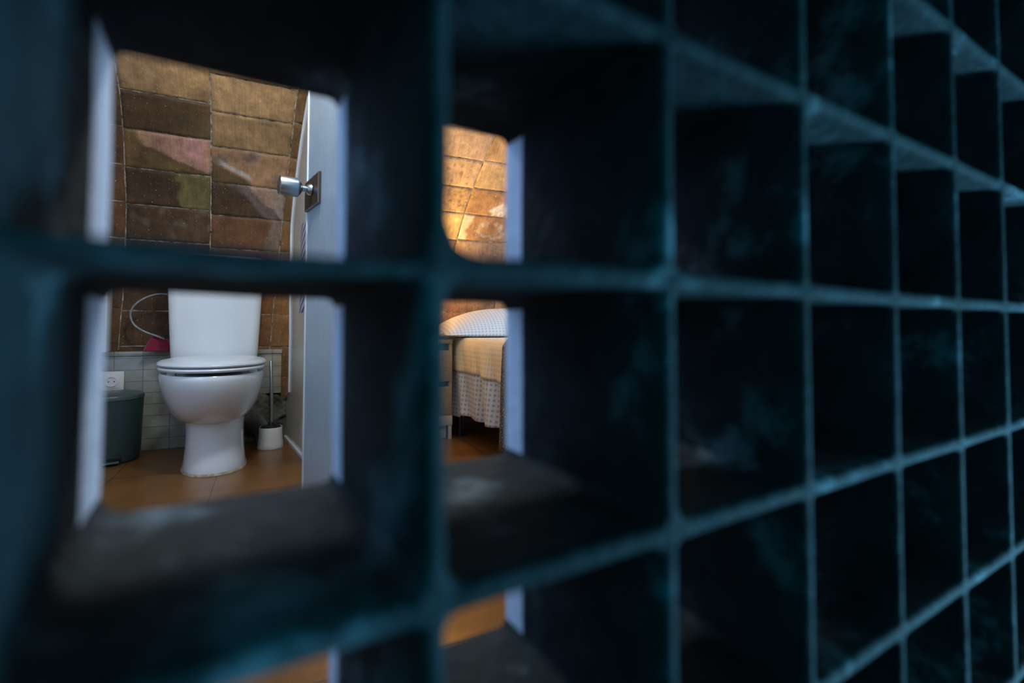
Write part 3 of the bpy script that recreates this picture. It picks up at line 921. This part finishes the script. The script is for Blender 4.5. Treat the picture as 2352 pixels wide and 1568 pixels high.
for name, fn, nv, m_, lab, cat in (('coverlet', coverlet, 56, M_cover, 'cream coverlet over the bed, its short hem above the blue dotted sheet', 'coverlet'),
                                   ('bed_sheet', lower, 30, M_sheet, 'longer blue dotted sheet hanging in folds below the cream coverlet', 'bed sheet')):
    bm = bmesh.new(); gridmesh(bm, 120, nv, fn)
    o = with_uv(link(name, bm, m_), sheet_uv)
    sm = o.modifiers.new('thick', 'SOLIDIFY'); sm.thickness = .0016; sm.offset = 0
    tag(o, lab, cat)

# bedspread: dark floral throw over the foot half, edge hanging
bm = bmesh.new()
def spread(u, v):
    y = 1.632 - .95 * u
    d = 1.0 * v
    if d < .56: return Vector((1.388 - d, y, .486 + .003 * nz(u * 9, d * 9)))
    q = d - .56; r = .034
    if q < r * PI / 2:
        a = q / r; return Vector((.826 - r * math.sin(a), y, .486 - r * (1 - math.cos(a))))
    h = q - r * PI / 2
    f = .018 * math.sin(y * 40 + .4) * min(1, h / .15)
    return Vector((.785 - f * .6, y + .045 * h * (1 - u), .486 - r - h))
gridmesh(bm, 60, 44, spread)
o = link('bedspread', bm, M_spread)
sm = o.modifiers.new('thick', 'SOLIDIFY'); sm.thickness = .005; sm.offset = 1
tag(o, 'dark patterned bedspread with pale flecks hanging at the bed side', 'bedspread')

# pillow
PW = thing('pillow', 'plump blue dotted pillow at the head of the bed', 'pillow', (1.155, 2.30, .4790))
bm = bmesh.new()
PHX, PHY = .43, .185
def pil(sgn):
    def f(u, v):
        a, b = 2 * u - 1, 2 * v - 1
        x = a * PHX * (1 - .03 * b * b); y = b * PHY * (1 - .04 * a * a)
        ex = max(0, 1 - abs(a) ** 2.6); ey = max(0, 1 - abs(b) ** 2.2)
        t = (ex ** .72) * (ey ** .6)
        top = .135 * t
        z = .008 + (top if sgn > 0 else -.0075 * min(1, t * 5))
        z += .004 * nz(a * 5, b * 4, 2) * t * (1 if sgn > 0 else 0)
        # open flap end at the left
        if a < -.93: x -= .012 * (1 - abs(b)) 
        return (x, y, z)
    return f
V1 = gridmesh(bm, 60, 36, pil(1)); V2 = gridmesh(bm, 60, 36, pil(-1))
bmesh.ops.remove_doubles(bm, verts=bm.verts, dist=.0004)
o = with_uv(link('pillowcase', bm, M_pillow, PW), lambda co, i: (co.x, co.y + co.z))
bm = bmesh.new()
tube(bm, spline([(-.425, -.13, .010), (-.437, -.07, .020), (-.440, 0, .026), (-.437, .07, .020), (-.425, .13, .010)], 6), .007, 10)
link('hem', bm, M_pillow, PW)
with_uv(bpy.data.objects['hem'], lambda co, i: (co.x, co.y + co.z))

# ------------------------------------------------------------------ light
def area(name, loc, target, sx, sy, power, col, spread=180):
    l = bpy.data.lights.new(name, 'AREA'); l.shape = 'RECTANGLE'; l.size = sx; l.size_y = sy; l.energy = power; l.color = col
    l.spread = math.radians(spread)
    o = bpy.data.objects.new(name, l); COL.objects.link(o); o.location = loc
    o.rotation_euler = (Vector(target) - Vector(loc)).to_track_quat('-Z', 'Z').to_euler()
    return o
def window(name, x, y0, y1, z0, z1, s):
    bm = bmesh.new(); w = .035
    for a in ((y0, y1, z0, z0 + w), (y0, y1, z1 - w, z1), (y0, y0 + w, z0 + w, z1 - w), (y1 - w, y1, z0 + w, z1 - w), ((y0 + y1) / 2 - w / 2, (y0 + y1) / 2 + w / 2, z0 + w, z1 - w)):
        box(bm, x - .012, x + .012, *a, .002)
    structure(link(name, bm, M_frame))
window('window_1', XL + .014, .55, 1.35, .62, 1.45, 1)
window('window_2', XR - .014, .75, 1.85, .55, 1.40, -1)
area('daylight_left_window', (XL + .04, .95, 1.03), (XL + 1, .95, 1.0), .8, .8, 7.0, (.16, .46, 1.0))
area('daylight_right_window', (XR - .04, 1.3, .98), (XR - 1, 1.3, .95), 1.05, .8, 30.0, (.50, .72, 1.0))
# ceiling light in the passage
l = bpy.data.lights.new('passage_light', 'POINT'); l.energy = 29.0; l.color = (.80, .90, 1); l.shadow_soft_size = .07
o = bpy.data.objects.new('passage_light', l); COL.objects.link(o); o.location = (.02, 1.10, 1.60)
l = bpy.data.lights.new('bedroom_fill_light', 'POINT'); l.energy = 15.0; l.color = (1, .92, .80); l.shadow_soft_size = .08  # unseen fill added to brighten the nightstand, bed side and floor
o = bpy.data.objects.new('bedroom_fill_light', l); COL.objects.link(o); o.location = (.75, 1.15, 1.58)
# lamp on the nightstand
l = bpy.data.lights.new('lamp_light', 'POINT'); l.energy = 64.0; l.color = (1, .72, .22); l.shadow_soft_size = .02
o = bpy.data.objects.new('lamp_light', l); COL.objects.link(o); o.location = (LX, LY, .466 + .185)
# outdoors: cool daylight from the right of the screen, low
area('outdoor_daylight', (1.34, -.40, .10), (.70, .2, .55), .45, .35, 47.0, (.17, .50, .76))
w = bpy.data.worlds.new('world'); S.world = w; w.use_nodes = True
w.node_tree.nodes['Background'].inputs[0].default_value = (.0, .30, .44, 1)
w.node_tree.nodes['Background'].inputs[1].default_value = .60

S.view_settings.view_transform = 'Standard'; S.view_settings.look = 'None'; S.view_settings.gamma = 1
S.view_settings.use_curve_mapping = False
S.view_settings.exposure = 0.0
S.cycles.use_denoising = True
S.cycles.max_bounces = 10; S.cycles.diffuse_bounces = 6
S.cycles.caustics_reflective = False; S.cycles.caustics_refractive = False
